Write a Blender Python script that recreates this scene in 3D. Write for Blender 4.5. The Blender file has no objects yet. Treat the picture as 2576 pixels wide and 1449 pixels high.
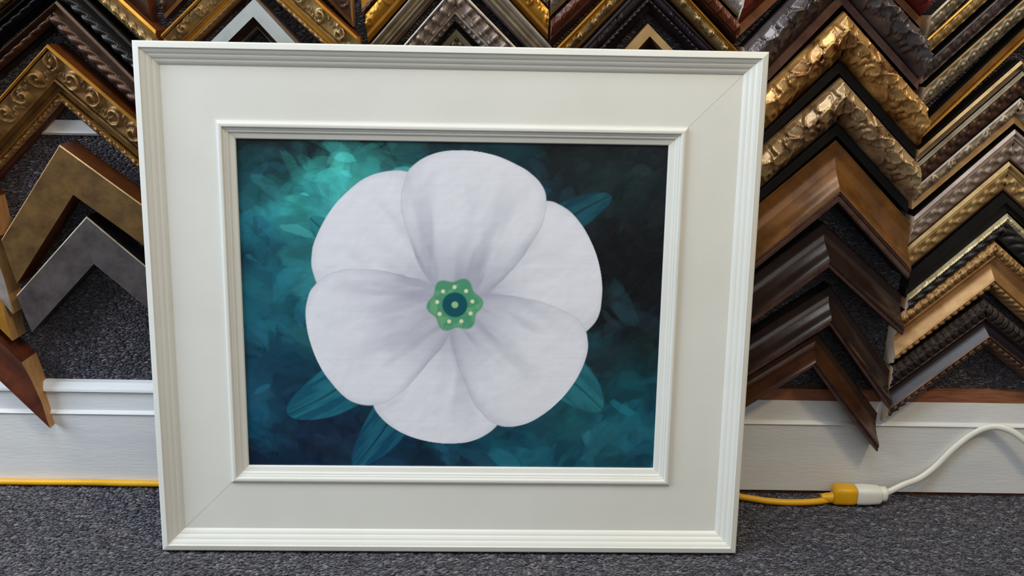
import bpy, math, random
import numpy as np
from mathutils import Matrix, Vector
random.seed(7); RNG = np.random.default_rng(11)
C = bpy.context.scene.collection
sc = bpy.context.scene

# ------------------------------------------------------------------ camera
F = 2150.0
CAM = np.array([0.0595, -0.9071, 0.6234])
pitch, yaw, roll = math.radians(17.238), math.radians(0.573), math.radians(1.095)
fwd = np.array([math.sin(yaw)*math.cos(pitch), math.cos(yaw)*math.cos(pitch), -math.sin(pitch)])
r0 = np.array([math.cos(yaw), -math.sin(yaw), 0.0]); u0 = np.cross(r0, fwd)
RT = math.cos(roll)*r0 + math.sin(roll)*u0
UP = -math.sin(roll)*r0 + math.cos(roll)*u0
cd = bpy.data.cameras.new('camera'); cam = bpy.data.objects.new('camera', cd); C.objects.link(cam)
cd.sensor_width = 36; cd.lens = 36*F/2576; cd.clip_start = .01
M = Matrix(((RT[0], UP[0], -fwd[0], CAM[0]), (RT[1], UP[1], -fwd[1], CAM[1]), (RT[2], UP[2], -fwd[2], CAM[2]), (0, 0, 0, 1)))
cam.matrix_world = M
sc.camera = cam

# ------------------------------------------------------------------ view, world, lights
sc.view_settings.view_transform = 'Standard'; sc.view_settings.look = 'None'
sc.view_settings.gamma = 1; sc.view_settings.use_curve_mapping = False
sc.view_settings.exposure = 0.08
w = bpy.data.worlds.new('room_light'); sc.world = w; w.use_nodes = True
wn = w.node_tree.nodes; wl = w.node_tree.links
bg = wn['Background']; tc = wn.new('ShaderNodeTexCoord'); sx = wn.new('ShaderNodeSeparateXYZ'); rp = wn.new('ShaderNodeValToRGB')
mp = wn.new('ShaderNodeMapRange'); mp.inputs[1].default_value = -1; mp.inputs[2].default_value = 1
wl.new(tc.outputs['Generated'], sx.inputs[0]); wl.new(sx.outputs['Z'], mp.inputs[0]); wl.new(mp.outputs[0], rp.inputs[0]); wl.new(rp.outputs[0], bg.inputs[0])
rp.color_ramp.elements[0].position = .35; rp.color_ramp.elements[0].color = (.13, .095, .062, 1)
rp.color_ramp.elements[1].position = .8; rp.color_ramp.elements[1].color = (.52, .50, .47, 1)
bg.inputs[1].default_value = 0.55

def area(name, loc, target, sx_, sy_, power, col):
    l = bpy.data.lights.new(name, 'AREA'); l.shape = 'RECTANGLE'; l.size = sx_; l.size_y = sy_; l.energy = power; l.color = col
    o = bpy.data.objects.new(name, l); C.objects.link(o); o.location = loc
    o.rotation_euler = (Vector(target)-Vector(loc)).to_track_quat('-Z', 'Y').to_euler()
    return o
area('window_daylight', (-2.2, -.85, 1.5), (0, .1, .35), 1.2, 1.3, 54, (.76, .88, 1.0))
area('overhead_daylight', (-.3, -.75, 2.5), (0, .12, .3), 1.5, .7, 23, (.82, .93, 1.0))
area('shop_window_daylight', (.3, -3.2, 1.7), (0, .1, .3), 2.0, 1.0, 8, (.92, .97, 1.0))
area('warm_lamp', (1.0, -.85, 1.75), (0, .1, .3), .16, .16, 9.5, (1.0, .76, .40))

# ------------------------------------------------------------------ coordinate helpers
FZ = -0.003                                 # carpet surface height
YB = 0.1562                                 # face of the baseboard
YW = 0.172                                  # carpeted display wall
def at(px, py, Y=YW):
    d = fwd*F + RT*(px-1288) - UP*(py-724.5)
    return CAM + d*((Y-CAM[1])/d[1])
def atz(px, py, Z):
    d = fwd*F + RT*(px-1288) - UP*(py-724.5)
    return CAM + d*((Z-CAM[2])/d[2])

def lin(c): return tuple(((x/255)/12.92 if x/255 <= .04045 else ((x/255+.055)/1.055)**2.4) for x in c)

def mat(name, rgb, metal=0.0, rough=.5, rgb2=None, nscale=60, nlo=.4, nhi=.65, bump=0.0, bscale=400, spec=.5, coat=0.0, stretch=None):
    m = bpy.data.materials.new(name); m.use_nodes = True
    n = m.node_tree.nodes; L = m.node_tree.links; b = n['Principled BSDF']
    b.inputs['Base Color'].default_value = (*lin(rgb), 1); b.inputs['Metallic'].default_value = metal
    b.inputs['Roughness'].default_value = rough; b.inputs['Specular IOR Level'].default_value = spec
    b.inputs['Coat Weight'].default_value = coat; b.inputs['Coat Roughness'].default_value = .25
    tcn = n.new('ShaderNodeTexCoord'); vec = tcn.outputs['Object']
    if stretch:
        mpn = n.new('ShaderNodeMapping'); mpn.inputs['Scale'].default_value = stretch
        L.new(vec, mpn.inputs[0]); vec = mpn.outputs[0]
    if rgb2:
        t = n.new('ShaderNodeTexNoise'); t.inputs['Scale'].default_value = nscale; t.inputs['Detail'].default_value = 6; t.inputs['Roughness'].default_value = .65
        L.new(vec, t.inputs['Vector'])
        r = n.new('ShaderNodeValToRGB'); r.color_ramp.elements[0].position = nlo; r.color_ramp.elements[1].position = nhi
        r.color_ramp.elements[0].color = (*lin(rgb), 1); r.color_ramp.elements[1].color = (*lin(rgb2), 1)
        L.new(t.outputs[0], r.inputs[0]); L.new(r.outputs[0], b.inputs['Base Color'])
    if bump:
        t = n.new('ShaderNodeTexNoise'); t.inputs['Scale'].default_value = bscale; t.inputs['Detail'].default_value = 5
        L.new(vec, t.inputs['Vector'])
        bp = n.new('ShaderNodeBump'); bp.inputs['Strength'].default_value = bump; bp.inputs['Distance'].default_value = .001
        L.new(t.outputs[0], bp.inputs['Height']); L.new(bp.outputs[0], b.inputs['Normal'])
    return m

def carpet_mat(name, rows=False):
    m = bpy.data.materials.new(name); m.use_nodes = True
    n = m.node_tree.nodes; L = m.node_tree.links; b = n['Principled BSDF']
    b.inputs['Roughness'].default_value = .95; b.inputs['Specular IOR Level'].default_value = .08
    b.inputs['Sheen Weight'].default_value = .25; b.inputs['Sheen Roughness'].default_value = .5
    tcn = n.new('ShaderNodeTexCoord'); mpn = n.new('ShaderNodeMapping'); L.new(tcn.outputs['Object'], mpn.inputs[0])
    mpn.inputs['Scale'].default_value = (.8, 1, 1.8) if rows else (.75, 1.3, 1)
    v = n.new('ShaderNodeTexVoronoi'); v.inputs['Scale'].default_value = 290; v.inputs['Randomness'].default_value = 1
    L.new(mpn.outputs[0], v.inputs['Vector'])
    sp = n.new('ShaderNodeSeparateColor'); L.new(v.outputs['Color'], sp.inputs[0])
    r = n.new('ShaderNodeValToRGB'); cr = r.color_ramp
    cr.elements[0].position = 0; cr.elements[0].color = (*lin((30, 28, 38)), 1)
    cr.elements[1].position = 1; cr.elements[1].color = (*lin((186, 180, 190)), 1)
    for p, c in ((.30, (54, 52, 68)), (.55, (82, 78, 94)), (.78, (108, 100, 112)), (.92, (140, 132, 142))):
        e = cr.elements.new(p); e.color = (*lin(c), 1)
    L.new(sp.outputs[0], r.inputs[0])
    t = n.new('ShaderNodeTexNoise'); t.inputs['Scale'].default_value = 14; t.inputs['Detail'].default_value = 4; L.new(tcn.outputs['Object'], t.inputs['Vector'])
    r2 = n.new('ShaderNodeValToRGB'); r2.color_ramp.elements[0].position = .35; r2.color_ramp.elements[1].position = .68
    r2.color_ramp.elements[0].color = (.62, .63, .74, 1); r2.color_ramp.elements[1].color = (.97, .90, .86, 1); L.new(t.outputs[0], r2.inputs[0])
    mx = n.new('ShaderNodeMix'); mx.data_type = 'RGBA'; mx.blend_type = 'MULTIPLY'; mx.inputs[0].default_value = 1
    L.new(r.outputs[0], mx.inputs[6]); L.new(r2.outputs[0], mx.inputs[7]); L.new(mx.outputs[2], b.inputs['Base Color'])
    bp = n.new('ShaderNodeBump'); bp.inputs['Strength'].default_value = .8; bp.inputs['Distance'].default_value = .002
    inv = n.new('ShaderNodeMath'); inv.operation = 'MULTIPLY'; inv.inputs[1].default_value = -60; L.new(v.outputs['Distance'], inv.inputs[0])
    L.new(inv.outputs[0], bp.inputs['Height']); L.new(bp.outputs[0], b.inputs['Normal'])
    return m

# ------------------------------------------------------------------ mesh helpers
def mesh_obj(name, verts, faces, m, parent=None, smooth=True):
    me = bpy.data.meshes.new(name)
    me.from_pydata([tuple(v) for v in verts], [], faces)
    if smooth: me.polygons.foreach_set('use_smooth', [True]*len(me.polygons))
    me.materials.append(m); me.update()
    o = bpy.data.objects.new(name, me); C.objects.link(o)
    if parent is not None: o.parent = parent
    return o
class MB:
    """collects grids and polygons, links them as one mesh"""
    def __init__(s): s.V = []; s.Fc = []; s.n = 0
    def grid(s, P, flip=False):                 # P: (a,b,3)
        a, b = P.shape[:2]; s.V.append(P.reshape(-1, 3))
        i = np.arange(a-1)[:, None]*b+np.arange(b-1)[None]+s.n
        q = np.stack([i, i+1, i+b+1, i+b], -1).reshape(-1, 4)
        if flip: q = q[:, ::-1]
        s.Fc += q.tolist(); s.n += a*b
    def poly(s, pts):
        s.V.append(np.array(pts, float)); s.Fc.append(list(range(s.n, s.n+len(pts)))); s.n += len(pts)
    def box(s, x0, x1, y0, y1, z0, z1):
        p = [(x, y, z) for x in (x0, x1) for y in (y0, y1) for z in (z0, z1)]
        for q in ((0, 1, 3, 2), (4, 6, 7, 5), (0, 4, 5, 1), (2, 3, 7, 6), (0, 2, 6, 4), (1, 5, 7, 3)): s.poly([p[k] for k in q])
    def build(s, name, m, parent=None, smooth=True, origin=None):
        V = np.concatenate(s.V)
        if origin is not None: V = V-np.array(origin)
        o = mesh_obj(name, V, s.Fc, m, parent, smooth)
        if origin is not None: o.location = origin
        return o
def tag(o, label=None, cat=None, group=None, kind=None):
    if label: o['label'] = label
    if cat: o['category'] = cat
    if group: o['group'] = group
    if kind: o['kind'] = kind
    return o
def empty(name, loc, rot=(0, 0, 0)):
    o = bpy.data.objects.new(name, None); o.location = loc; o.rotation_euler = rot; o.empty_display_size = .03; C.objects.link(o); return o

def vnoise(x, y, seed=0):
    r = np.random.default_rng(seed); T = r.random((256, 256))
    xi = np.floor(x).astype(int); yi = np.floor(y).astype(int); fx = x-xi; fy = y-yi
    fx = fx*fx*(3-2*fx); fy = fy*fy*(3-2*fy)
    g = lambda a, b: T[a % 256, b % 256]
    return (g(xi, yi)*(1-fx)+g(xi+1, yi)*fx)*(1-fy)+(g(xi, yi+1)*(1-fx)+g(xi+1, yi+1)*fx)*fy
def fbm(x, y, oct=4, seed=0):
    a = 0; k = 1; t = 0
    for i in range(oct): a = a+k*vnoise(x*2**i+17.3*i, y*2**i+5.1*i, seed+i); t += k; k *= .5
    return a/t
def smooth(a, b, x): t = np.clip((x-a)/(b-a), 0, 1); return t*t*(3-2*t)

# ------------------------------------------------------------------ the room
floor_m = carpet_mat('loop_carpet'); wallc_m = carpet_mat('wall_carpet', True)
white_board = mat('painted_board', (222, 222, 222), rough=.45, rgb2=(214, 214, 214), nscale=5, bump=.35, bscale=60, stretch=(1, 1, 6))
raw_trim = mat('stained_trim', (150, 96, 66), rough=.6, rgb2=(120, 72, 48), nscale=30, stretch=(1, 8, 8))
gap_m = mat('worn_wood', (96, 58, 34), rough=.8, rgb2=(40, 24, 16), nscale=50, stretch=(1, 4, 4))

# floor: carpet surface, finely tufted where the photograph looks at it
x = np.arange(-1.0, 1.1, .0028); y = np.arange(-.42, .20, .0028)
X, Y = np.meshgrid(x, y, indexing='ij')
Z = FZ-.0035+.0042*np.clip(fbm(X/.0055, Y/.0042, 2, 3)*1.3-.15, 0, 1)
fm = MB(); fm.grid(np.stack([X, Y, Z], -1))
for (a, b, c, d) in ((-3, x[0], -4, .2), (x[-1], 3, -4, .2), (x[0], x[-1], -4, y[0])):
    fm.poly([(a, c, FZ-.0018), (b, c, FZ-.0018), (b, d, FZ-.0018), (a, d, FZ-.0018)])
fl = fm.build('floor', floor_m); tag(fl, kind='structure')

wm = MB(); wm.box(-3, 3, YW, YW+.1, -.02, 2.6)
tag(wm.build('wall_back', wallc_m, smooth=False), kind='structure')

# baseboard heights read at the right-hand side
zt = lambda px, py, Y_: at(px, py, Y_)[2]
zr = zt(2300, 1069, YB)               # ridge
z1 = zt(2300, 1013, YB+.004)          # top of the white board
z2 = zt(2300, 983, YB+.006)           # top of the strip
zb = zt(2300, 1236, YB)
XS = at(1500, 1000, YB)[0]
bb = MB()
pro = [(YW+.02, -.01), (YB, zb-.001), (YB, zr-.004), (YB-.002, zr-.001), (YB-.0005, zr+.001), (YB+.003, zr+.003), (YB+.005, z1), (YW+.02, z1)]
xs_ = np.array([-3, 3.0])
P = np.array([[(xx, p[0], p[1]) for p in pro] for xx in xs_]); bb.grid(P[:, 1:], True)
tag(bb.build('baseboard_back', white_board, smooth=False), kind='structure')
g = MB(); g.box(-3, 3, YB+.003, YW+.01, FZ-.004, zb+.001); tag(g.build('trim_1', gap_m, smooth=False), kind='structure')
g = MB(); g.box(XS, 3, YB+.006, YW+.01, z1-.001, z2); tag(g.build('trim_2', raw_trim, smooth=False), kind='structure')
zl = zt(250, 960, YB+.006)
g = MB(); pp = [(YW+.005, z1-.001), (YB+.001, z1-.001), (YB+.002, z1+.002), (YB+.008, zl-.002), (YW+.005, zl)]
P = np.array([[(xx, p[0], p[1]) for p in pp] for xx in (-3, XS)]); g.grid(P[:, 1:], True)
tag(g.build('trim_3', white_board, smooth=False), kind='structure')
za, zb2 = zt(200, 341, YW-.006), zt(200, 303, YW-.006)
g = MB(); pp = [(YW+.01, za), (YW-.004, za), (YW-.007, za+.003), (YW-.004, za+.005), (YW-.004, zb2), (YW+.01, zb2)]
P = np.array([[(xx, p[0], p[1]) for p in pp] for xx in (-3, -.32)]); g.grid(P, True)
tag(g.build('trim_4', white_board, smooth=False), kind='structure')

# ------------------------------------------------------------------ the framed painting
LEAN = math.radians(7.0); PSI = math.radians(.762); FW, FH = .705, .6025; BW = .105
paint_m = mat('cream_paint', (224, 223, 216), rough=.38, rgb2=(220, 219, 211), nscale=8, bump=.12, bscale=90, coat=.1)
fr = empty('framed_painting', (0, 0, 0), (-LEAN, 0, PSI))
# local axes: x right, z up the frame, y into the wall
def ring_profile(mb, prof, side, gap=0.0):
    # prof: list (u from outer edge, y depth); side 0 top,1 right,2 bottom,3 left
    A = []
    for (u, d) in prof:
        l, r, b, t = -FW/2+u, FW/2-u, u, FH-u
        c = [((l, t), (r, t)), ((r, t), (r, b)), ((r, b), (l, b)), ((l, b), (l, t))][side]
        g0, g1 = [(0, gap), (gap, 0), (0, gap), (gap, 0)][side]     # hairline at two of the mitres
        e = [(1, 0), (0, -1), (-1, 0), (0, 1)][side]
        A.append([(c[0][0]+e[0]*g0, d, c[0][1]+e[1]*g0), (c[1][0]-e[0]*g1, d, c[1][1]-e[1]*g1)])
    mb.grid(np.array(A), False)
def reeds(u0_, u1, d0, d1, n, k=10, amp=.0004):
    return [(u0_+(u1-u0_)*T, d0+(d1-d0)*T-amp*abs(math.sin(math.pi*T*n))**.8) for T in np.linspace(0, 1, n*k+1)]
outer = [(.0035, .026), (0, .026), (0, .0030), (.0004, .0020), (.0016, .0014), (.0072, 0), (.0078, .0004), (.0080, .0016)]+reeds(.0082, .0245, .0018, .0112, 3, amp=.00055)
panel = [(.0245, .0112), (.0250, .0120), (.083, .0116), (.0848, .0114)]
inner = [(.0848, .0114), (.0851, .0104), (.0862, .0100), (.0866, .0090), (.0878, .0078), (.0890, .0074), (.0912, .0075), (.0922, .0082), (.0925, .0098)]+reeds(.0930, .0982, .0102, .0126, 2, amp=.0004)+[(.0986, .0134), (.1040, .0150), (.1050, .0160), (.1050, .022)]
back = [(.1050, .022), (.0035, .026)]
for sd in range(4):
    m1 = MB(); ring_profile(m1, panel, sd, .00014); ring_profile(m1, back, sd); rail = m1.build('rail', paint_m, fr, smooth=False)
    m2 = MB(); ring_profile(m2, outer, sd); m2.build('outer_moulding', paint_m, rail, smooth=False)
    m3 = MB(); ring_profile(m3, inner, sd); m3.build('inner_moulding', paint_m, rail, smooth=False)
tag(fr, 'large cream wooden frame around a painting of a white flower on teal', 'painting')

# the canvas: a plain generic white bloom on mottled teal
def paint_canvas():
    nx, nz = 760, 600
    u = np.linspace(0, 1, nx); v = np.linspace(0, 1, nz); U, Vv = np.meshgrid(u, v, indexing='ij')      # v up
    px = U*1.27; pz = Vv
    S = lambda c: np.array(lin(c))
    wx = px+.10*(fbm(px*4, pz*4, 3, 40)-.5); wz = pz+.10*(fbm(px*4, pz*4, 3, 60)-.5)
    n1 = fbm(wx*5, wz*6, 5, 1); n2 = fbm(wx*3+9, wz*3, 4, 21); n3 = fbm(wx*30, wz*9, 3, 31)
    def mixc(a, b, t): return a*(1-t[..., None])+b*t[..., None]
    # broad colour layout: bright teal upper left, near black top and right, deep blue lower left
    teal = mixc(S((8, 52, 72))*np.ones(U.shape+(3,)), S((22, 104, 120)), smooth(.35, .72, n1+.12*(n3-.5)))
    teal = mixc(teal, S((60, 165, 165)), smooth(.60, .82, n2+.25*np.exp(-((U-.10)**2/.012+(Vv-.70)**2/.05))-.06+.10*(n1-.5)))
    dark = mixc(S((6, 10, 16))*np.ones(U.shape+(3,)), S((12, 58, 66)), smooth(.48, .75, n1*.7+n2*.3))
    navy = mixc(S((4, 26, 52))*np.ones(U.shape+(3,)), S((10, 72, 98)), smooth(.42, .7, n1+.3*(n3-.5)))
    k = np.clip(smooth(.62, .84, U+.25*(n2-.5))*smooth(.14, .34, Vv)+smooth(.86, .99, Vv+.22*(n1-.5)), 0, 1)
    col = mixc(teal, dark, k)
    col = mixc(col, navy, smooth(.42, .2, Vv+.3*(n2-.5))*smooth(.75, .35, U))
    col = mixc(col, S((40, 110, 112)), .45*np.exp(-((U-.86)**2/.004+(Vv-.93)**2/.0022))*smooth(.4, .6, n1))
    col = mixc(col, S((30, 88, 92)), .8*smooth(.3, .0, np.abs(Vv-.06)/.12)*smooth(.75, .9, U)*smooth(.4, .6, n1))
    # brush dabs
    r5 = np.random.default_rng(5)
    dxg = px[1, 0]-px[0, 0]; dzg = pz[0, 1]-pz[0, 0]
    for q in range(2600):
        a0, b0 = r5.random()*1.27, r5.random(); L_ = r5.uniform(.025, .12)*(1-.55*q/2600); W_ = L_*r5.uniform(.2, .6); an = r5.normal(-.3, .8)+(1.2 if a0 > .9 else 0)
        i0, i1 = max(0, int((a0-L_)/dxg)), min(nx, int((a0+L_)/dxg)+2); j0, j1 = max(0, int((b0-L_)/dzg)), min(nz, int((b0+L_)/dzg)+2)
        if i1-i0 < 2 or j1-j0 < 2: continue
        X_ = px[i0:i1, j0:j1]-a0; Z_ = pz[i0:i1, j0:j1]-b0; c_, s_ = math.cos(an), math.sin(an)
        e = X_*c_+Z_*s_; f = -X_*s_+Z_*c_; f = f+1.2/L_*.12*e*e
        rr_ = (e/L_)**2+(f/W_)**2+.5*(vnoise(e*60+q, f*500, 3)-.5)
        al = smooth(1.0, .55, rr_)*r5.uniform(.15, .55)
        base = col[min(nx-1, max(0, int((a0+r5.normal()*.03)/dxg))), min(nz-1, max(0, int((b0+r5.normal()*.03)/dzg)))]
        k_ = math.exp(r5.normal()*.36)
        col[i0:i1, j0:j1] = mixc(col[i0:i1, j0:j1], base*k_*np.array([r5.uniform(.7, 1.3), 1, r5.uniform(.9, 1.08)])+.002, al)
    cx, cz = .505*1.27, .515
    # plain leaves showing behind the bloom
    def leaf(col, ang, r_0, r_1, wd, c1, c2):
        dx, dz = px-cx, pz-cz; ca, sa = math.cos(ang), math.sin(ang)
        a = dx*ca+dz*sa; b = -dx*sa+dz*ca; t = (a-r_0)/(r_1-r_0)
        b = b-.02*np.sin(t*3)
        hw = wd*np.sqrt(np.clip(np.sin(np.pi*np.clip(t, 0, 1)**.9), 0, 1))
        mk = smooth(.004, -.004, np.abs(b)-hw)*(t > 0)*(t < 1)
        cc = mixc(S(c1)*np.ones(U.shape+(3,)), S(c2), smooth(.3, .7, fbm(a*9+40, b*60, 3, 77)))
        vein = smooth(.0035, .001, np.abs(b))
        cc = mixc(cc, S(c1)*.45, vein*.7)
        return mixc(col, cc, mk*.92)
    for (ag, ra, rb, wd, c1, c2) in ((-2.55, .25, .62, .075, (20, 84, 106), (36, 112, 130)), (-2.12, .22, .60, .065, (16, 72, 100), (30, 98, 120)), (-.62, .25, .56, .070, (34, 98, 112), (44, 116, 126)), (.62, .25, .57, .05, (16, 62, 78), (28, 84, 98)), (2.6, .25, .50, .05, (26, 104, 116), (40, 126, 134))):
        col = leaf(col, ag, ra, rb, wd, c1, c2)
    # six broad rounded petals
    R = .452; dx, dz = px-cx, pz-cz; r = np.hypot(dx, dz)
    W = S((228, 229, 238)); G = S((168, 170, 186))
    for kx, ang in enumerate([.35+i*math.pi/3 for i in (0, 2, 4, 1, 3, 5)]):
        ca, sa = math.cos(ang), math.sin(ang); a = dx*ca+dz*sa; b = -dx*sa+dz*ca
        Rk = R*(1+.03*math.sin(kx*2.3))
        t = a/Rk
        hw = Rk*.62*np.clip(t, 0, 1)**.55*np.sqrt(np.clip(1-np.clip((t-.42)/.58, 0, 1)**2.6, 0, 1))
        rag = .022*(fbm(px*9, pz*9, 3, 90+kx)-.5)
        d = np.abs(b)-hw+rag
        mk = smooth(.0022, -.0022, d)*(t > 0)*(t < 1.0)
        shade = np.clip(.85*smooth(.60, .05, t)+.22*smooth(.035, .0, -d)+.45*smooth(.45, .75, fbm(a*4+7*kx, b/(t+.35)*13, 3, 120+kx))*smooth(1.0, .45, t), 0, 1)
        shade = shade*.9+.12*smooth(.04, 0, np.abs(b))*smooth(.95, .4, t)
        cc = mixc(W*np.ones(U.shape+(3,)), G, np.clip(shade, 0, 1))
        edge = smooth(.004, .0, np.abs(d))*.35
        cc = mixc(cc, S((150, 156, 172)), edge)
        col = mixc(col, cc, mk)
    # green heart with a ring of pale dots
    th = np.arctan2(dz, dx)
    rr = .078*(1+.10*np.sin(th*6+1))
    col = mixc(col, S((70, 150, 110)), smooth(.004, -.004, r-rr)*.95)
    col = mixc(col, S((120, 180, 130)), smooth(.5, .7, fbm(px*40, pz*40, 3, 5))*smooth(.0, -.01, r-rr)*.6)
    col = mixc(col, S((18, 84, 96)), smooth(.003, -.003, r-.038))
    for i in range(9):
        a = i*2*math.pi/9+.2; q = np.hypot(dx-.054*math.cos(a), dz-.054*math.sin(a))
        col = mixc(col, S((222, 224, 190)), smooth(.0075, .0045, q))
    col = mixc(col, S((150, 196, 140)), smooth(.012, .008, r))
    col = col*(1+.04*(fbm(px*2, pz*420, 1, 8)-.5)[..., None])
    b_ = .1035
    Xc = -FW/2+b_+U*(FW-2*b_); Zc = b_+Vv*(FH-2*b_)
    Yc = np.full(U.shape, .0185)-.0005*fbm(px*30, pz*30, 3, 8)
    m = MB(); m.grid(np.stack([Xc, Yc, Zc], -1))
    l, r_, b2, t2 = Xc.min(), Xc.max(), Zc.min(), Zc.max()
    m.poly([(l, .0205, b2), (l, .0205, t2), (r_, .0205, t2), (r_, .0205, b2)])
    mm = bpy.data.materials.new('oil_paint'); mm.use_nodes = True; n = mm.node_tree.nodes; L = mm.node_tree.links
    at_ = n.new('ShaderNodeAttribute'); at_.attribute_name = 'paint'; L.new(at_.outputs['Color'], n['Principled BSDF'].inputs['Base Color'])
    n['Principled BSDF'].inputs['Roughness'].default_value = .42; n['Principled BSDF'].inputs['Specular IOR Level'].default_value = .25
    wv = n.new('ShaderNodeTexNoise'); wv.inputs['Scale'].default_value = 500; tcn = n.new('ShaderNodeTexCoord'); L.new(tcn.outputs['Object'], wv.inputs['Vector'])
    bp = n.new('ShaderNodeBump'); bp.inputs['Strength'].default_value = .15; bp.inputs['Distance'].default_value = .0005; L.new(wv.outputs[0], bp.inputs['Height']); L.new(bp.outputs[0], n['Principled BSDF'].inputs['Normal'])
    o = m.build('canvas', mm, fr)
    ca = o.data.color_attributes.new('paint', 'FLOAT_COLOR', 'POINT')
    full = np.zeros((len(o.data.vertices), 4)); full[:, :3] = .3; full[:, 3] = 1; full[:nx*nz, :3] = np.clip(col, 0, 1).reshape(-1, 3)
    ca.data.foreach_set('color', full.ravel())
    o['label'] = 'flower painting on canvas, white petals over mottled teal'
paint_canvas()

# ------------------------------------------------------------------ carving reliefs: f(v 0..1 across, s metres along, w band width) -> 0..1
def o_beads(v, s, w, p):
    q = ((s % p)-p/2)**2+((v-.5)*w)**2; R = min(p, w)*.46
    return np.sqrt(np.clip(1-q/R**2, 0, 1))
def o_rope(v, s, w, p):
    ph = s/p+.35*np.sin(v*math.pi*1.0)+v*.9*w/p
    return np.abs(np.sin(math.pi*ph))**.6*np.sin(np.pi*np.clip(v, 0, 1))**.5
def o_scroll(v, s, w, p):
    n = np.floor(s/p); a = (s/p-n-.5)*p; sg = np.where(n % 2 == 0, 1, -1)
    b = (v-.5)*w*sg
    a2 = a+.08*p; r = np.hypot(a2, b); th = np.arctan2(b, a2)
    R = min(p*.42, w*.46)
    sp = .5+.5*np.cos(th*1+r/R*7.5)
    h = sp**1.5*smooth(R*1.15, R*.8, r)
    tail = np.exp(-((b-.32*w*np.sin(a/p*math.pi*2))/(w*.09))**2)*(.5+.5*np.cos(a/p*math.pi*14))
    h = np.maximum(h, .8*tail)
    h = np.maximum(h, smooth(R*.25, 0, r))
    return h*smooth(0, .08, v)*smooth(1, .92, v)*(.75+.5*fbm(s*300, v*w*300, 2, 4))
def o_fine(v, s, w, p):
    return fbm(s/p*3, v*w/p*3, 3, 14)**1.5*1.6*(.5+.5*np.abs(np.sin(s/p*math.pi+4*v)))
def o_egg(v, s, w, p):
    a = (s % p)-p/2; b = (v-.5)*w; r = np.hypot(a, b)/(min(p, w)*.5)
    h = np.clip(np.sqrt(np.clip(1-(r/.45)**2, 0, 1))+.8*np.exp(-((r-.72)/.10)**2), 0, 1)
    c = np.hypot(np.abs(a)-p/2, b)/(w*.5)
    return np.maximum(h, .6*np.exp(-((c-.35)/.12)**2))
def o_darts(v, s, w, p):
    a = (s % p)/p-.5; t = smooth(.05, .2, v)*smooth(.97, .8, v)
    big = np.sqrt(np.clip(1-(a/(.16+.12*(1-v)))**2, 0, 1))*t
    b = ((s+p/2) % p)/p-.5
    return np.maximum(big, .35*np.exp(-((np.abs(b)-.14)/.04)**2)*t)
def o_wave(v, s, w, p):
    c = .5+.22*np.sin(2*math.pi*s/p); h = .9*np.exp(-((v-c)/.07)**2)
    for k in (0, .5):
        a = ((s/p+k+.25) % 1-.5)*p; b = (v-(.5+(.2 if k == 0 else -.2)))*w; r = np.hypot(a*.8, b)
        h = np.maximum(h, .75*np.exp(-((r-w*.16)/(w*.045))**2)); h = np.maximum(h, .6*smooth(w*.10, 0, r))
    return h+.15*fbm(s*500, v*w*500, 2, 3)
def o_teeth(v, s, w, p):
    a = (s/p+.5*v) % 1-.5
    return np.sqrt(np.clip(1-(a/.44)**2, 0, 1))*smooth(1.02, .55, v+.25*np.abs(a))*(.55+.45*np.cos(a*18)**2)
def o_leaf(v, s, w, p):
    a = (s/p) % 1-.5; vv = v-.5
    fan = .5+.5*np.cos(22*np.arctan2(vv+.62, a*1.4))
    env = smooth(.52, .40, np.hypot(a*1.0, vv*.9))
    return env*(.35+.65*fan)*(.8+.4*fbm(s*200, v*w*200, 2, 9))
_lobes = {}
def o_swirl(v, s, w, p):
    # low flowing ground, curved leaf fingers towards the inner edge, shell lobes along the outer half
    h = .16+.08*np.sin(2*math.pi*s/p*2+5*v)
    h = h*np.ones_like(v*s)
    for k in range(-1, int(s.max()/p)+2):
        for i in range(6):
            j = random.Random(k*53+i*11); s0 = p*(k+(i+.6*j.random())/6); bend = j.uniform(-.10, .26); wd = p*j.uniform(.050, .080); top = j.uniform(.25, .42); end = j.uniform(.82, 1.02); hh = j.uniform(.7, 1.0)
            u = np.clip((v-top)/(end-top), 0, 1); c = s0+p*(bend*u+.05*np.sin(5*u+i))
            x_ = (s-c)/(wd*(1.05-.55*u)); body = np.sqrt(np.clip(1-x_**2, 0, 1))*smooth(-.02, .12, (v-top))*smooth(end+.01, end-.10, v)
            groove = 1-.22*np.exp(-((x_+.15)/.16)**2)
            h = np.maximum(h, hh*(.95-.25*u)*body*groove)
        for i in range(8):
            j = random.Random(k*37+i*5+1); s0 = p*(k+(i+.5*j.random())/8); v0 = (.15, .42, .22, .50)[i % 4]+j.uniform(-.04, .04); rx = p*j.uniform(.10, .15); ry = w*j.uniform(.15, .23); tl = j.uniform(-.9, .5); hh = j.uniform(.62, .98)
            dv = (v-v0)*w; ds = s-s0; c_, s_ = math.cos(tl), math.sin(tl)
            X_ = (ds*c_+dv*s_)/rx; Y_ = (-ds*s_+dv*c_)/ry; Y_ = Y_+.30*X_*X_-.1; q = np.sqrt(X_**2+Y_**2)
            f = hh*(.66+.20*X_-.12*Y_)+.22*np.exp(-((q-.92)/.08)**2)
            edge = smooth(1.06, .97, q)
            h = np.where(edge > 0, np.maximum(h, f*edge+h*(1-edge)), h)
    return h
ORN = dict(beads=o_beads, rope=o_rope, scroll=o_scroll, fine=o_fine, egg=o_egg, darts=o_darts, wave=o_wave, teeth=o_teeth, leaf=o_leaf, swirl=o_swirl)

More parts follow.
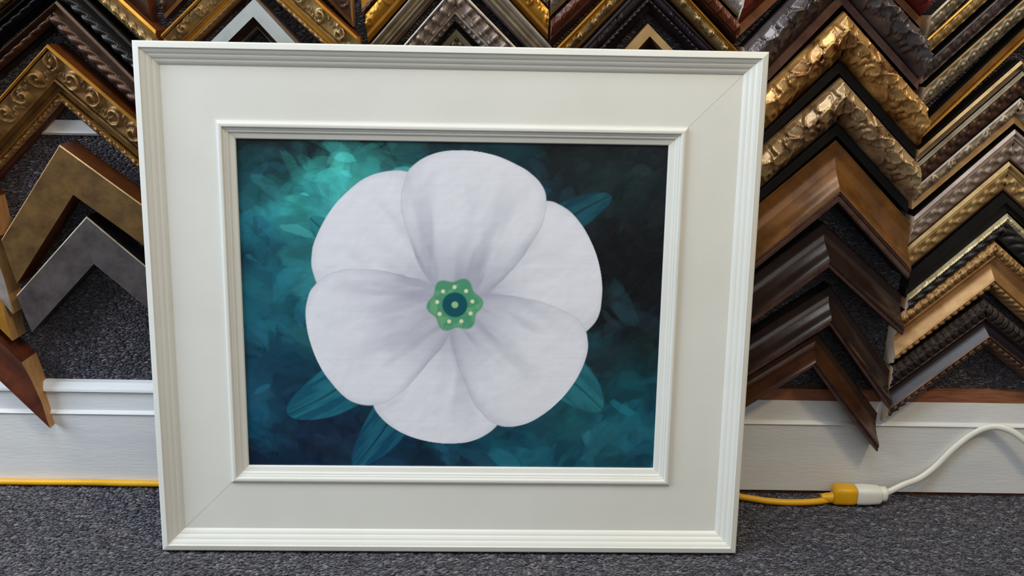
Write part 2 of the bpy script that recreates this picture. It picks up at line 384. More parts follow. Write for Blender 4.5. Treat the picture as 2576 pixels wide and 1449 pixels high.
# ------------------------------------------------------------------ materials for the corner samples
gold = mat('bright_gilt', (214, 158, 62), .6, .38, (190, 132, 48), 25, bump=.08)
gold_pale = mat('pale_gilt', (190, 160, 108), .45, .42, (160, 126, 78), 40, bump=.12)
gold_dull = mat('dull_gilt', (168, 132, 84), .35, .44, (136, 100, 58), 45, bump=.15)
gold_warm = mat('warm_gilt', (182, 142, 94), .4, .42, (154, 112, 68), 30, bump=.12)
gold_swirl = mat('antique_gilt', (200, 154, 92), .45, .28, (100, 56, 26), 34, .42, .62, bump=.08, bscale=150)
gold_swirl2 = mat('soft_antique_gilt', (182, 152, 112), .45, .30, (98, 68, 44), 34, .44, .64, bump=.08, bscale=150)
silver = mat('silver_leaf', (192, 184, 178), .55, .36, (160, 150, 144), 40, bump=.08)
silver_warm = mat('champagne_leaf', (170, 158, 136), .5, .38, (140, 124, 100), 50, bump=.1)
silver_brown = mat('taupe_leaf', (166, 148, 136), .35, .42, (136, 118, 106), 50, bump=.1)
vine_silver = mat('aged_silver_leaf', (178, 160, 136), .35, .40, (140, 122, 102), 60, bump=.1)
pewter = mat('pewter', (104, 92, 92), .45, .42, (74, 64, 64), 40, bump=.1)
pewter_swirl = mat('dark_pewter', (104, 94, 94), .45, .26, (62, 52, 52), 16, .42, .66, bump=.08, bscale=150)
red_swirl = mat('oxblood', (124, 46, 38), .2, .22, (78, 30, 26), 16, coat=.4)
copper_lip = mat('copper_lip', (142, 92, 56), .3, .45, (110, 66, 38), 40, bump=.1)
brown = mat('walnut_stain', (78, 46, 34), .1, .38, (54, 32, 24), 30, bump=.1, coat=.15)
brown_red = mat('mahogany_stain', (104, 52, 32), .1, .36, (72, 36, 24), 35, bump=.1, coat=.2)
umber = mat('bronzed_walnut', (94, 68, 52), .3, .40, (66, 44, 34), 35, bump=.1)
dark = mat('ebony_stain', (34, 26, 24), .1, .34, (24, 18, 18), 30, bump=.1, coat=.2)
dark_purple = mat('black_plum', (44, 34, 40), .15, .34, (32, 26, 32), 30, bump=.1, coat=.2)
black = mat('black_lacquer', (18, 15, 15), 0, .5, (12, 10, 10), 30, bump=.05, spec=.3)
black_rope = mat('black_silver', (50, 48, 50), .3, .34, (26, 25, 27), 60, bump=.1)
bronze_flat = mat('brushed_bronze', (130, 98, 56), .35, .42, (88, 64, 38), 45, .35, .7, bump=.2, bscale=220)
gray_flat = mat('brushed_pewter', (100, 91, 90), .3, .45, (70, 63, 64), 45, .35, .7, bump=.2, bscale=220)
bronze_scoop = mat('worn_bronze', (134, 88, 40), .3, .30, (82, 54, 30), 22, .38, .66, bump=.25, bscale=70, coat=.2)
choc_scoop = mat('chocolate_bronze', (58, 42, 36), .3, .26, (38, 26, 22), 20, .4, .65, bump=.2, bscale=70, coat=.3)
choc_scoop2 = mat('brown_bronze', (88, 54, 34), .3, .28, (56, 36, 26), 20, .4, .65, bump=.2, bscale=70, coat=.3)
mauve_lip = mat('mauve_lip', (108, 80, 72), .2, .42, (84, 54, 48), 60)
grey_paint = mat('pale_grey_finish', (178, 182, 182), .1, .5, (164, 168, 168), 30, bump=.1)
olive = mat('olive_silver', (128, 120, 98), .4, .4, (94, 88, 70), 60, bump=.1)
tan_leaf = mat('tan_leaf', (186, 152, 102), .4, .42, (158, 124, 80), 30, bump=.1)
rust_side = mat('rust_side', (122, 66, 24), .25, .45, (92, 48, 18), 20)
raw = mat('raw_wood_end', (196, 150, 96), 0, .7, (172, 126, 76), 40, stretch=(1, 6, 1), bump=.2)
dark_matte = mat('matte_ebony', (58, 48, 44), 0, .6, (34, 28, 27), 40, spec=.3)
white_gold = mat('white_gold_leaf', (214, 198, 160), .4, .36, (176, 158, 120), 40)
cream_end = mat('cream_wood_end', (222, 200, 176), 0, .7, (204, 178, 152), 40, bump=.2)

# ------------------------------------------------------------------ builder for a mitred corner sample
DEEP = 1.22                                 # real moulding depth over the drawn profile heights
def B(name, w_, pts, m, orn=None): return dict(name=name, w=w_, pts=[(a, b*DEEP) for a, b in pts], m=m, orn=orn)
def smooth_interp(v, pts):
    xp = [p[0] for p in pts]; fp = [p[1] for p in pts]
    if len(pts) < 3: return np.interp(v, xp, fp)
    acc = 0
    for o in np.linspace(-.04, .04, 5): acc = acc+np.interp(np.clip(v+o, 0, 1), xp, fp)
    a = acc/5; k = smooth(0, .05, v)*smooth(1, .95, v)
    return np.interp(v, xp, fp)*(1-k)+a*k

def leg(parent, Ao, Ai, Eo, skew, bands, side_m, end_m):
    """one mitred length: Ao/Ai outer and inner mitre points, Eo outer free end, all (x,z) on the wall"""
    d = (Eo-Ao)/np.linalg.norm(Eo-Ao); nrm = np.array([d[1], -d[0]])
    if nrm[1] > 0: nrm = -nrm
    Wd = abs((Ai-Ao)@nrm)
    ed = np.array([skew, -1.0]); ed = ed/np.linalg.norm(ed)
    Ei = Eo+ed*(Wd/(ed@nrm))
    right = Eo[0] > Ao[0]
    tot = sum(b['w'] for b in bands); u_ = 0; rail = None
    order = sorted(range(len(bands)), key=lambda i: -bands[i]['w'])
    main = next((i for i, b in enumerate(bands) if b['name'] == 'rail'), order[0])
    spans = []
    for b in bands: spans.append((u_/tot, (u_+b['w'])/tot)); u_ += b['w']
    edges_out = []; surf = {}
    for i in [main]+[k for k in range(len(bands)) if k != main]:
        b = bands[i]; ua, ub = spans[i]; bw = (ub-ua)*Wd
        Lm = np.linalg.norm(Eo-Ao)
        if b['orn']:
            step = min(.0013, b['orn'][2]/1000/9) if b['orn'][0] != 'swirl' else .0012
            ns = max(12, int(Lm/step)); nv = max(5, min(60, int(bw/min(step, bw/8))))
        else: ns = 10; nv = 4 if len(b['pts']) < 3 else 26
        v = np.linspace(0, 1, nv); t = np.linspace(0, 1, ns); T, Vv = np.meshgrid(t, v, indexing='ij'); U = ua+(ub-ua)*Vv
        A = Ao[None, None]*(1-U[..., None])+Ai[None, None]*U[..., None]
        E_ = Eo[None, None]*(1-U[..., None])+Ei[None, None]*U[..., None]
        XZ = A*(1-T[..., None])+E_*T[..., None]
        h = smooth_interp(v, b['pts'])[None]*np.ones_like(T)
        if b['orn']:
            s = ((XZ-Ao)@d); s = s+.06
            kind, amp, per = b['orn']
            h = h+amp*ORN[kind](Vv, s, bw, per/1000)*smooth(0, .05, Vv)*smooth(1, .95, Vv)
        P = np.stack([XZ[..., 0], YW-h/1000, XZ[..., 1]], -1)
        surf[i] = P
    o0 = np.array([Ao[0], YW, Ao[1]])
    for i in [main]+[k for k in range(len(bands)) if k != main]:
        P = surf[i]; mb = MB(); mb.grid(P, right)
        if i == main:
            rail_mb = mb
            # back, mitre-to-end sides
            P0 = surf[0][[0, -1], 0]; P1 = surf[len(bands)-1][[0, -1], -1]
            B0 = P0.copy(); B0[:, 1] = YW; B1 = P1.copy(); B1[:, 1] = YW
            side = MB(); side.grid(np.stack([B0, P0], 1), right); side.grid(np.stack([P1, B1], 1), right)
            side.grid(np.stack([B1, B0], 1), right)
            rail = mb.build('rail', bands[i]['m'], parent, origin=o0)
            rail.location = Vector(o0)-parent.location
            so = side.build('side_edge', side_m, rail, smooth=False, origin=o0); so.location = (0, 0, 0)
            # free end cut
            prof = np.concatenate([surf[j][-1] for j in range(len(bands))])
            pts = [B0[-1]]+list(prof)+[B1[-1]]
            e = MB()
            fp = np.array([p for p in prof]); bp_ = fp.copy(); bp_[:, 1] = YW
            e.grid(np.stack([bp_, fp], 1), not right)
            eo = e.build('cut_end', end_m, rail, smooth=False, origin=o0); eo.location = (0, 0, 0)
        else:
            o = mb.build(bands[i]['name'], bands[i]['m'], rail, origin=o0); o.location = (0, 0, 0)

GR = {'Z': 'corner samples at the left edge of the photo', 'A': 'corner samples in the column left of the painting', 'B': 'corner samples above the left part of the painting',
      'C': 'corner samples above the middle of the painting', 'D': 'corner samples above the right part of the painting', 'E': 'corner samples in the column right of the painting', 'F': 'corner samples in the far right column'}
def sample(col_, label, ao, ai, L_, R_, bands, side_m=None, end_m=None, skew=(0, 0)):
    h0 = bands[0]['pts'][0][1]/1000; h1 = bands[-1]['pts'][-1][1]/1000
    f0 = lambda p: at(p[0], p[1], YW-h0)[[0, 2]]
    Ao = f0(ao); Ai = at(ai[0], ai[1], YW-h1)[[0, 2]]
    root = empty('frame_corner_sample', (Ao[0], YW, Ao[1])); tag(root, label, 'frame sample', GR[col_])
    for E, sk in ((L_, skew[0]), (R_, skew[1])):
        if E is None: continue
        leg(root, Ao, Ai, f0(E), sk, bands, side_m or dark, end_m or raw)
    return root

# profile families
def scoop(m, lip, hi=38, lo=20): return [B('outer_edge', .05, [(0, lo-1), (.5, lo+.5), (1, lo)], m), B('rail', .75, [(0, lo), (.28, lo-.5), (.5, lo+2), (.72, lo+.45*(hi-lo)), (.88, lo+.85*(hi-lo)), (1, hi)], m),
                                         B('inner_bead', .06, [(0, hi-2), (.5, hi), (1, hi-2)], lip), B('inner_lip', .14, [(0, hi-3), (.2, hi-1.5), (.8, hi-2.5), (1, hi-5)], lip)]
def swirlp(m, lip, lipm=6, hi=30): return [B('outer_edge', .04, [(0, hi-9), (.5, hi-4), (1, hi-4)], m), B('rail', .74, [(0, hi-4), (.3, hi+4), (.7, hi-2), (1, hi-14)], m, ('swirl', 12, 92)),
                                           B('inner_lip', .22, [(0, hi-14), (.1, hi-10), (.9, hi-10), (1, hi-10)], lip)]

# ---- column E, right of the painting
sample('E', 'glossy oxblood red carved corner sample with copper inner lip, topmost right of the painting', (2110, -290), (2112, -145), (1868, -60), (2334, -50), swirlp(red_swirl, copper_lip), dark, cream_end)
sample('E', 'dark pewter corner sample with large swirling carving and grey lip, under the oxblood one', (2118, -143), (2118, 12), (1869, 118), (2330, 100), swirlp(pewter_swirl, mauve_lip), black, cream_end)
sample('E', 'bright antique gold swirl-carved corner sample, upper of the two gold swirl ones', (2121, 28), (2110, 184), (1890, 250), (2325, 262), swirlp(gold_swirl, black), black, cream_end)
sample('E', 'softer brownish gold swirl-carved corner sample, lower of the two gold swirl ones', (2113, 194), (2104, 340), (1870, 408), (2304, 408), swirlp(gold_swirl2, black), black, cream_end)
sample('E', 'wide golden brown scooped corner sample, directly below the soft gold swirl-carved one', (2103, 352), (2107, 510), (1862, 551), (2289, 560), scoop(bronze_scoop, mauve_lip, 40, 22), black, cream_end)
sample('E', 'chocolate scooped corner sample directly under the wide golden brown one', (2072, 560), (2083, 674), (1848, 726), (2268, 742), scoop(choc_scoop, mauve_lip, 38, 20), dark, cream_end)
sample('E', 'dark chocolate scooped corner sample, second from the bottom right of the painting', (2088, 718), (2085, 818), (1848, 870), (2237, 930), scoop(choc_scoop, mauve_lip, 36, 19), dark, cream_end)
sample('E', 'reddish brown scooped corner sample with its tip hanging over the white baseboard', (2057, 838), (2043, 922), (1848, 966), (2206, 1038), scoop(choc_scoop2, mauve_lip, 36, 19), dark, dark)

# ---- column F, far right
two = lambda m1, m2, hi, orn, w1=.25, nm='carved_band': [B('outer_lip', w1, [(0, hi), (.5, hi+1.5), (1, hi)], m1), B('rail', 1-w1, [(0, hi-1), (.5, hi-2), (.85, hi-5), (1, hi-4)], m2, orn)]
sample('F', 'pale champagne carved corner sample cut off by the top edge, far right column', (2600, -205), (2600, -160), (2343, 38), (2800, -20), two(silver_warm, silver_warm, 22, ('leaf', 3, 16)), dark, cream_end)
sample('F', 'pale corner sample with bright gold outer lip at the top of far right column', (2600, -145), (2600, -105), (2333, 98), (2800, 45), two(gold, gold_pale, 24, ('leaf', 3, 15), .2), dark, cream_end)
sample('F', 'mauve grey corner sample with fine leaf carving between black gaps, far right column', (2600, -85), (2600, -44), (2330, 160), (2800, 110), two(pewter, pewter, 22, ('scroll', 3, 14), .15), black, cream_end)
sample('F', 'silver corner sample with a row of round beads and thin gold edge, far right column', (2600, -24), (2600, 22), (2328, 220), (2800, 165), [B('outer_lip', .12, [(0, 22), (.5, 24), (1, 22)], gold_pale), B('rail', .88, [(0, 22), (.4, 21), (1, 16)], silver_warm, ('egg', 4, 16))], black, cream_end)
sample('F', 'plain narrow golden brown corner sample with bright gilt inner line, far right column', (2600, 48), (2600, 80), (2328, 306), (2800, 235), [B('rail', .75, [(0, 20), (.4, 17), (1, 13)], gold_dull), B('inner_lip', .25, [(0, 14), (.5, 17), (1, 12)], gold)], black, cream_end)
flut = [B('outer_flute', .16, [(0, 20), (.5, 23), (1, 20)], gold_pale), B('flute', .14, [(0, 20), (.5, 16), (1, 19)], silver_brown), B('bead_flute', .16, [(0, 22), (.5, 27), (1, 22)], silver_warm), B('rail', .54, [(0, 19), (.3, 20), (1, 18)], umber, ('wave', 3.5, 15))]
sample('F', 'corner sample with bright champagne flutes and a dark carved band, far right column', (2568, 152), (2566, 240), (2312, 377), (2760, 330), flut, dark, cream_end)
sample('F', 'warm silver corner sample with raised scroll carving and plain golden lip, far right column', (2567, 246), (2551, 310), (2307, 468), (2760, 415), [B('outer_lip', .10, [(0, 21), (1, 22)], silver), B('rail', .62, [(0, 21), (.5, 21), (1, 17)], vine_silver, ('scroll', 5, 26)), B('inner_lip', .28, [(0, 17), (.5, 18), (1, 19)], gold_dull)], dark, cream_end)
sample('F', 'taupe silver corner sample with wave-like vine carving beneath the scrolled one, far right column', (2553, 325), (2539, 402), (2299, 545), (2750, 500), [B('outer_lip', .30, [(0, 20), (.45, 23), (.55, 20), (1, 21)], silver_brown), B('rail', .62, [(0, 20), (.4, 19), (1, 18)], silver_brown, ('wave', 4, 18)), B('inner_lip', .08, [(0, 18), (1, 18)], umber)], dark, cream_end)
sample('F', 'olive gold corner sample with vine carving, just above the plain black one', (2538, 406), (2523, 478), (2282, 622), (2735, 590), [B('outer_lip', .30, [(0, 20), (.4, 24), (.6, 20), (1, 21)], gold_pale), B('rail', .62, [(0, 20), (.4, 19), (1, 18)], gold_pale, ('wave', 4, 18)), B('inner_lip', .08, [(0, 18), (1, 18)], brown)], dark, cream_end)
sample('F', 'plain flat black corner sample with sharp edge, far right column', (2524, 484), (2534, 532), (2290, 684), (2730, 670), [B('rail', .50, [(0, 19), (1, 20)], black), B('inner_bevel', .50, [(0, 20), (.3, 16), (1, 17)], black)], black, black)
sample('F', 'black rope-carved corner sample with white gold leaf outer edge, far right column', (2533, 536), (2508, 600), (2282, 742), (2720, 716), [B('outer_lip', .30, [(0, 17), (.5, 22), (1, 20)], white_gold, ('leaf', 3, 22)), B('rail', .68, [(0, 20), (.4, 20), (1, 17)], black_rope, ('rope', 5, 16))], black, cream_end)
sample('F', 'wide warm gold cove corner sample with leafy inner edge, far right column', (2501, 606), (2482, 728), (2260, 792), (2700, 786), [B('carved_edge', .26, [(0, 18), (.5, 22), (1, 20)], gold_dull, ('leaf', 4, 10)), B('bead_line', .05, [(0, 20), (.5, 23), (1, 20)], gold_warm), B('rail', .40, [(0, 21), (.3, 16), (.6, 17), (1, 25)], gold_warm), B('inner_line', .06, [(0, 25), (.5, 27), (1, 25)], gold_warm), B('leaf_edge', .23, [(0, 24), (.4, 23), (1, 13)], gold_warm, ('teeth', 4, 10))], dark, cream_end)
sample('F', 'nearly black brown cove corner sample with silvery leaf tips, lowest in far right column', (2474, 752), (2474, 872), (2244, 922), (2690, 925), [B('carved_edge', .34, [(0, 18), (.5, 21), (1, 20)], dark_matte, ('leaf', 4, 10)), B('bead_line', .04, [(0, 20), (.5, 22), (1, 20)], umber), B('rail', .30, [(0, 20), (.3, 16), (.6, 17), (1, 25)], dark_purple), B('inner_line', .06, [(0, 25), (.5, 27), (1, 25)], umber), B('leaf_edge', .26, [(0, 24), (.4, 23), (1, 13)], umber, ('teeth', 5, 11))], dark, cream_end)

# ---- column D
sample('D', 'small plain tan gold corner sample nested inside the black plum one', (1630, 59), (1632, 122), (1530, 170), (1735, 170), [B('rail', .5, [(0, 22), (1, 22)], tan_leaf), B('inner_slope', .5, [(0, 21), (.5, 12), (1, 4)], umber)], umber, raw)
sample('D', 'black plum corner sample with rope carved edge nested around the small tan one', (1626, -48), (1632, 30), (1440, 148), (1815, 145), [B('outer_lip', .14, [(0, 26), (.5, 28), (1, 26)], dark_purple), B('rail', .36, [(0, 24), (.5, 24), (1, 18)], dark_purple, ('scroll', 2.5, 32)), B('carved_edge', .26, [(0, 19), (.5, 20), (1, 15)], dark_purple, ('rope', 3.5, 7)), B('inner_lip', .24, [(0, 14), (1, 9)], dark)], dark_purple, cream_end)
sample('D', 'gold corner sample with pale scroll carving and two bright outer ridges', (1630, -118), (1630, -58), (1392, 129), (1868, 141), [B('outer_lip', .16, [(0, 26), (.5, 29), (1, 26)], gold), B('ridge', .14, [(0, 25), (.5, 27), (1, 24)], gold), B('rail', .50, [(0, 24), (.5, 23), (1, 16)], gold_pale, ('scroll', 8, 24)), B('inner_lip', .20, [(0, 16), (.5, 15), (1, 12)], gold_dull)], rust_side, cream_end)
sample('D', 'mahogany brown corner sample carved with a chain of rings, above right part of painting', (1628, -190), (1628, -124), (1387, 50), (1862, 60), [B('rail', .60, [(0, 24), (.5, 26), (1, 20)], brown_red, ('egg', 4, 15)), B('inner_lip', .40, [(0, 19), (.3, 20), (1, 12)], brown)], dark, cream_end)
sample('D', 'silver white scroll-carved corner sample cut off by the top edge, above the mahogany one', (1628, -262), (1628, -198), (1387, -24), (1866, -8), [B('rail', .85, [(0, 26), (.5, 26), (1, 20)], silver, ('scroll', 4, 24)), B('inner_lip', .15, [(0, 20), (1, 18)], gold_dull)], dark, cream_end)

# ---- column C
sample('C', 'small olive silver corner sample with tiny beads, above the middle of the painting', (1148, 74), (1150, 118), (1060, 170), (1240, 172), [B('rail', .45, [(0, 18), (1, 16)], olive), B('bead_row', .35, [(0, 14), (1, 13)], olive, ('beads', 3, 8)), B('inner_lip', .2, [(0, 13), (1, 10)], silver_warm)], umber, raw)
sample('C', 'silver corner sample with raised darts and bead rows around the small olive one', (1146, -38), (1146, 62), (975, 160), (1338, 160), [B('outer_lip', .10, [(0, 28), (.5, 29), (1, 27)], silver), B('rail', .40, [(0, 24), (.5, 25), (1, 22)], silver_brown, ('darts', 7, 14)), B('bead_row', .14, [(0, 21), (1, 20)], silver_brown, ('beads', 4, 14)), B('ridge', .12, [(0, 20), (.5, 24), (1, 18)], silver), B('small_bead_row', .14, [(0, 17), (1, 14)], silver, ('beads', 4.5, 8)), B('inner_lip', .10, [(0, 10), (1, 6)], umber)], umber, raw)
sample('C', 'champagne silver corner sample with long plain flutes, above the middle of the painting', (1150, -142), (1150, -66), (920, 125), (1388, 118), [B('outer_lip', .18, [(0, 26), (.5, 30), (1, 25)], silver), B('rail', .36, [(0, 25), (.3, 20), (.7, 20), (1, 23)], silver_warm), B('ridge', .20, [(0, 23), (.5, 28), (1, 22)], silver_warm), B('inner_lip', .26, [(0, 20), (.4, 21), (1, 14)], silver_brown)], umber, cream_end)
sample('C', 'bright gold corner sample with deep leafy scrollwork, above the middle of the painting', (1150, -228), (1150, -146), (920, 36), (1381, 26), [B('rail', .66, [(0, 26), (.5, 28), (1, 20)], gold, ('scroll', 7, 34)), B('inner_lip', .34, [(0, 20), (.4, 20), (1, 16)], gold)], rust_side, cream_end)
sample('C', 'dull gold corner sample with brown beaded inner band cut off by the top edge', (1150, -318), (1150, -236), (908, -30), (1380, -50), [B('rail', .70, [(0, 22), (1, 22)], gold), B('carved_band', .30, [(0, 22), (.5, 24), (1, 20)], brown, ('beads', 3, 8))], dark, cream_end)

# ---- column B
sample('B', 'flat pale grey corner sample with brown sloping inside, above the left part of the painting', (639, -4), (648, 72), (470, 164), (792, 162), [B('rail', .60, [(0, 32), (1, 32)], grey_paint), B('inner_cove', .30, [(0, 31), (.5, 20), (1, 16)], umber), B('inner_lip', .10, [(0, 17), (1, 15)], silver_brown)], silver_brown, raw)
sample('B', 'wide gold corner sample with carved band and ridged beading, around the pale grey one', (641, -148), (648, -40), (406, 86), (898, 92), [B('outer_lip', .12, [(0, 34), (.5, 36), (1, 33)], gold), B('rail', .46, [(0, 30), (.5, 28), (1, 24)], gold_pale, ('scroll', 8, 30)), B('ridge', .08, [(0, 25), (.5, 28), (1, 25)], gold_pale), B('plain_band', .16, [(0, 24), (.5, 22), (1, 22)], gold), B('beading', .18, [(0, 22), (.5, 24), (1, 16)], gold_dull, ('rope', 3, 8))], rust_side, raw)
sample('B', 'brown silver carved corner sample cut off by the top edge, above the wide gold one', (641, -270), (641, -196), (404, -12), (882, -10), [B('rail', .80, [(0, 22), (.5, 24), (1, 20)], umber, ('scroll', 5, 22)), B('inner_lip', .2, [(0, 18), (1, 16)], gold_dull)], umber, raw)

# ---- column A, left of the painting
sample('A', 'flat dark pewter corner sample with thin bright edge, lowest left of the painting', (218, 544), (236, 664), (42, 742), (390, 688), [B('outer_lip', .035, [(0, 29), (1, 30)], silver_warm), B('rail', .965, [(0, 30), (1, 28)], gray_flat)], dark, gray_flat, skew=(.22, 0))
sample('A', 'flat brushed bronze corner sample hanging above the dark pewter one', (150, 364), (184, 490), (4, 602), (400, 545), [B('outer_lip', .03, [(0, 33), (1, 34)], gold_pale), B('rail', .97, [(0, 34), (1, 32)], bronze_flat)], rust_side, bronze_flat, skew=(.16, 0))
sample('A', 'large ornate gold corner sample with floral carving and bright gilt outer edge', (119, 111), (164, 268), (-95, 350), (400, 352), [B('outer_lip', .075, [(0, 34), (.5, 37), (1, 34)], gold), B('rail', .46, [(0, 31), (.5, 27), (1, 22)], gold_dull, ('scroll', 8, 30)), B('ridge', .05, [(0, 24), (.5, 27), (1, 24)], gold_dull), B('cove', .17, [(0, 23), (.5, 17), (1, 16)], bronze_flat), B('inner_ridge', .045, [(0, 18), (.5, 22), (1, 18)], gold), B('inner_carving', .13, [(0, 17), (.5, 17), (1, 13)], gold_dull, ('fine', 4, 7)), B('inner_lip', .07, [(0, 11), (1, 8)], brown)], rust_side, raw)
sample('A', 'bronzed brown corner sample with rope-like carved inner band, above the large ornate gold one', (142, 2), (140, 68), (-95, 212), (390, 250), [B('outer_lip', .18, [(0, 26), (.5, 28), (1, 24)], umber), B('plain_band', .22, [(0, 24), (.5, 20), (1, 22)], umber), B('rail', .50, [(0, 22), (.5, 23), (1, 17)], umber, ('rope', 6, 15)), B('inner_lip', .10, [(0, 14), (1, 10)], dark)], dark, raw)
sample('A', 'black corner sample with silvery rope carving above the bronzed brown one', (143, -74), (142, -14), (-95, 132), (390, 168), [B('outer_lip', .16, [(0, 24), (.5, 26), (1, 24)], dark), B('plain_band', .28, [(0, 22), (.5, 19), (1, 21)], black), B('rail', .46, [(0, 21), (.5, 22), (1, 16)], black_rope, ('rope', 6, 15)), B('inner_lip', .10, [(0, 14), (1, 10)], dark)], black, raw)
sample('A', 'gold corner sample with beaded rosettes along it, upper left with its brown end showing', (146, -150), (146, -90), (-95, 60), (392, 76), [B('outer_lip', .24, [(0, 28), (.5, 30), (1, 27)], gold), B('plain_band', .22, [(0, 25), (.5, 21), (1, 22)], gold_dull), B('rail', .44, [(0, 22), (.5, 23), (1, 17)], gold_pale, ('egg', 5, 13)), B('inner_lip', .10, [(0, 14), (1, 10)], gold_dull)], rust_side, rust_side)
sample('A', 'dark brown corner sample with copper edge at the top, above the gold beaded one', (150, -232), (150, -162), (-90, -20), (366, -26), [B('outer_lip', .12, [(0, 24), (.5, 26), (1, 24)], copper_lip), B('rail', .88, [(0, 23), (.5, 21), (1, 16)], umber)], rust_side, rust_side)

# ---- column Z, at the left edge
sample('Z', 'raw wood cut end of a gold corner sample peeking in at the left edge', (-215, 240), (-215, 300), (-420, 470), (-24, 500), [B('rail', 1, [(0, 26), (.5, 27), (1, 24)], gold_dull)], rust_side, raw, skew=(0, .08))
sample('Z', 'glossy silver corner sample at the left edge with tall raw wood cut end', (-215, 370), (-215, 500), (-410, 590), (-26, 596), [B('outer_lip', .2, [(0, 28), (.5, 30), (1, 28)], silver_brown), B('rail', .8, [(0, 27), (.4, 25), (.7, 25), (1, 27)], silver)], rust_side, raw, skew=(0, .12))
sample('Z', 'yellow gold corner sample at the left edge below the glossy silver one', (-215, 540), (-215, 612), (-400, 720), (6, 763), [B('rail', 1, [(0, 30), (.6, 29), (1, 27)], gold)], gold_dull, raw, skew=(0, .05))
sample('Z', 'reddish brown scooped corner sample at lower left, raw wood cut end above the baseboard', (-230, 640), (-225, 746), (-400, 790), (54, 912), [B('rail', .9, [(0, 30), (.3, 25), (.7, 22), (1, 24)], brown_red), B('inner_lip', .1, [(0, 24), (1, 24)], brown_red)], brown_red, raw, skew=(0, .20))

# ------------------------------------------------------------------ cords
def tube(name, pts, r, m, parent, flat=1.0, nseg=14, sub=10):
    pts = np.array(pts); out = []
    n = len(pts)
    for i in range(n-1):
        p0 = pts[max(i-1, 0)]; p1 = pts[i]; p2 = pts[i+1]; p3 = pts[min(i+2, n-1)]
        for k in range(sub):
            t = k/sub; out.append(.5*((2*p1)+(-p0+p2)*t+(2*p0-5*p1+4*p2-p3)*t*t+(-p0+3*p1-3*p2+p3)*t**3))
    out.append(pts[-1]); out = np.array(out); G = []
    for i in range(len(out)):
        d = out[min(i+1, len(out)-1)]-out[max(i-1, 0)]; d /= np.linalg.norm(d)
        s1 = np.array([0, 1.0, 0])-d*d[1]; s1 /= np.linalg.norm(s1); s2 = np.cross(d, s1)
        G.append([out[i]+r*(math.cos(a)*s1*flat+math.sin(a)*s2) for a in np.linspace(0, 2*math.pi, nseg+1)])
    mb = MB(); mb.grid(np.array(G))
    mb.poly(G[0][:-1]); mb.poly(G[-1][:-1][::-1])
    return mb.build(name, m, parent)
yellow = mat('yellow_rubber', (232, 172, 20), 0, .38, (226, 164, 18), 20)
white_pl = mat('white_plastic', (226, 224, 214), 0, .35)
brass = mat('brass_pin', (190, 160, 90), 1, .3)
rc = .0044
zc = FZ+rc
def fpt(px, py): return atz(px, py, zc)
ext = empty('extension_cord', (fpt(2090, 1252)[0], fpt(2090, 1252)[1], FZ))
o0 = np.array(ext.location)
yb = YB-rc-.0006
lft = [np.array([at(px, 1211, yb)[0], yb, zc]) for px in (-250, -60, 100)]
lft += [np.array([at(230, 1211, yb)[0], yb-.001, zc+.0012]), np.array([at(300, 1211, yb)[0], yb, zc]), np.array([at(480, 1211, yb)[0], yb, zc]), np.array([at(900, 1211, yb)[0], yb-.002, zc]), np.array([at(1400, 1211, yb)[0], yb-.004, zc])]
rgt = [fpt(px, py) for px, py in ((1800, 1243), (1870, 1251), (1930, 1260), (1990, 1264), (2050, 1262), (2086, 1257))]
tube('cord', [p-o0 for p in lft+rgt], rc, yellow, ext)
def loft(name, secs, m, parent, p=3.0):
    """secs: (centre, half width dir vec, half height dir vec) rounded-rect sections"""
    G = []
    for c, a, b in secs:
        ring = []
        for t in np.linspace(0, 2*math.pi, 33):
            ct, st = math.cos(t), math.sin(t)
            ring.append(np.array(c)+np.array(a)*np.sign(ct)*abs(ct)**(2/p)+np.array(b)*np.sign(st)*abs(st)**(2/p))
        G.append(ring)
    mb = MB(); mb.grid(np.array(G)); mb.poly(G[0][:-1]); mb.poly(G[-1][:-1][::-1]); return mb.build(name, m, parent)
hz = FZ+.0135
c0 = atz(2086, 1254, FZ+.006); c1 = atz(2160, 1243, hz)
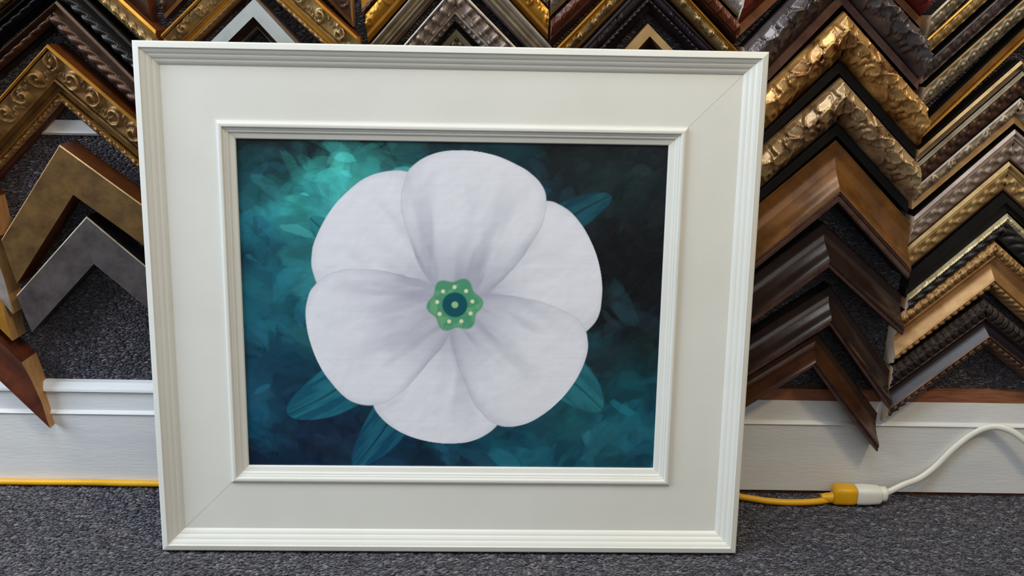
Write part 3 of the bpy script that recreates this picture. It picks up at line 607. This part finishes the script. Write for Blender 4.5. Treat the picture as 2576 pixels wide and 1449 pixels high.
ax = (c1-c0); ax[2] = 0; ax /= np.linalg.norm(ax); lat = np.array([-ax[1], ax[0], 0]); upv = np.array([0, 0, 1.0])
def sec(base, t, hw, hh, lift=0): return (base+ax*t+upv*lift-o0, lat*hw, upv*hh)
c0b = np.array([c0[0], c0[1], FZ+.0132])
loft('strain_relief', [sec(c0b, -.012, .0046, .0050, -.006), sec(c0b, -.006, .0062, .0062, -.006), sec(c0b, .002, .0066, .0068, -.0058), sec(c0b, .007, .0075, .0080, -.004)], yellow, ext, 2.4)
loft('socket', [sec(c0b, .004, .0085, .0085, -.004), sec(c0b, .007, .0108, .0128), sec(c0b, .026, .0115, .0130), sec(c0b, .033, .0108, .0125), sec(c0b, .0345, .0095, .011)], yellow, ext, 4.5)
tag(ext, 'yellow extension cord running along the floor behind the framed painting', 'cord')
pl = empty('power_cord', tuple(c0b+ax*.06)); q0 = np.array(pl.location)
def sec2(t, hw, hh, lift=0): return (c0b+ax*t+upv*lift-q0, lat*hw, upv*hh)
loft('plug', [sec2(.0348, .0105, .0118), sec2(.037, .0118, .0130), sec2(.050, .0116, .0130), sec2(.066, .0108, .0118), sec2(.0685, .0100, .0108)], white_pl, pl, 3.6)
loft('plug_collar', [sec2(.0680, .0075, .0085, .001), sec2(.0700, .0090, .0100, .001), sec2(.0765, .0088, .0098, .0015), sec2(.0780, .0070, .0080, .0015)], white_pl, pl, 2.6)
rw = .0046
yw_ = YB-.0040
start = c0b+ax*.077+upv*.002
wp = [start]+[np.array([at(px, py, yy)[0], yy, at(px, py, yy)[2]]) for px, py, yy in ((2272, 1220, start[1]*.72+yw_*.28), (2312, 1204, start[1]*.36+yw_*.64), (2352, 1175, start[1]*.08+yw_*.92), (2400, 1128, yw_), (2450, 1090, yw_), (2495, 1074, yw_-.004), (2535, 1080, yw_-.010), (2575, 1106, yw_-.014), (2620, 1150, yw_-.016), (2680, 1215, yw_-.014))]
wp[-1][2] = max(wp[-1][2], FZ+rw)
tube('cord', [p-q0 for p in wp], rw, white_pl, pl, flat=.72)
tag(pl, 'white power cord curving up over the baseboard, its plug in the yellow socket', 'cord')
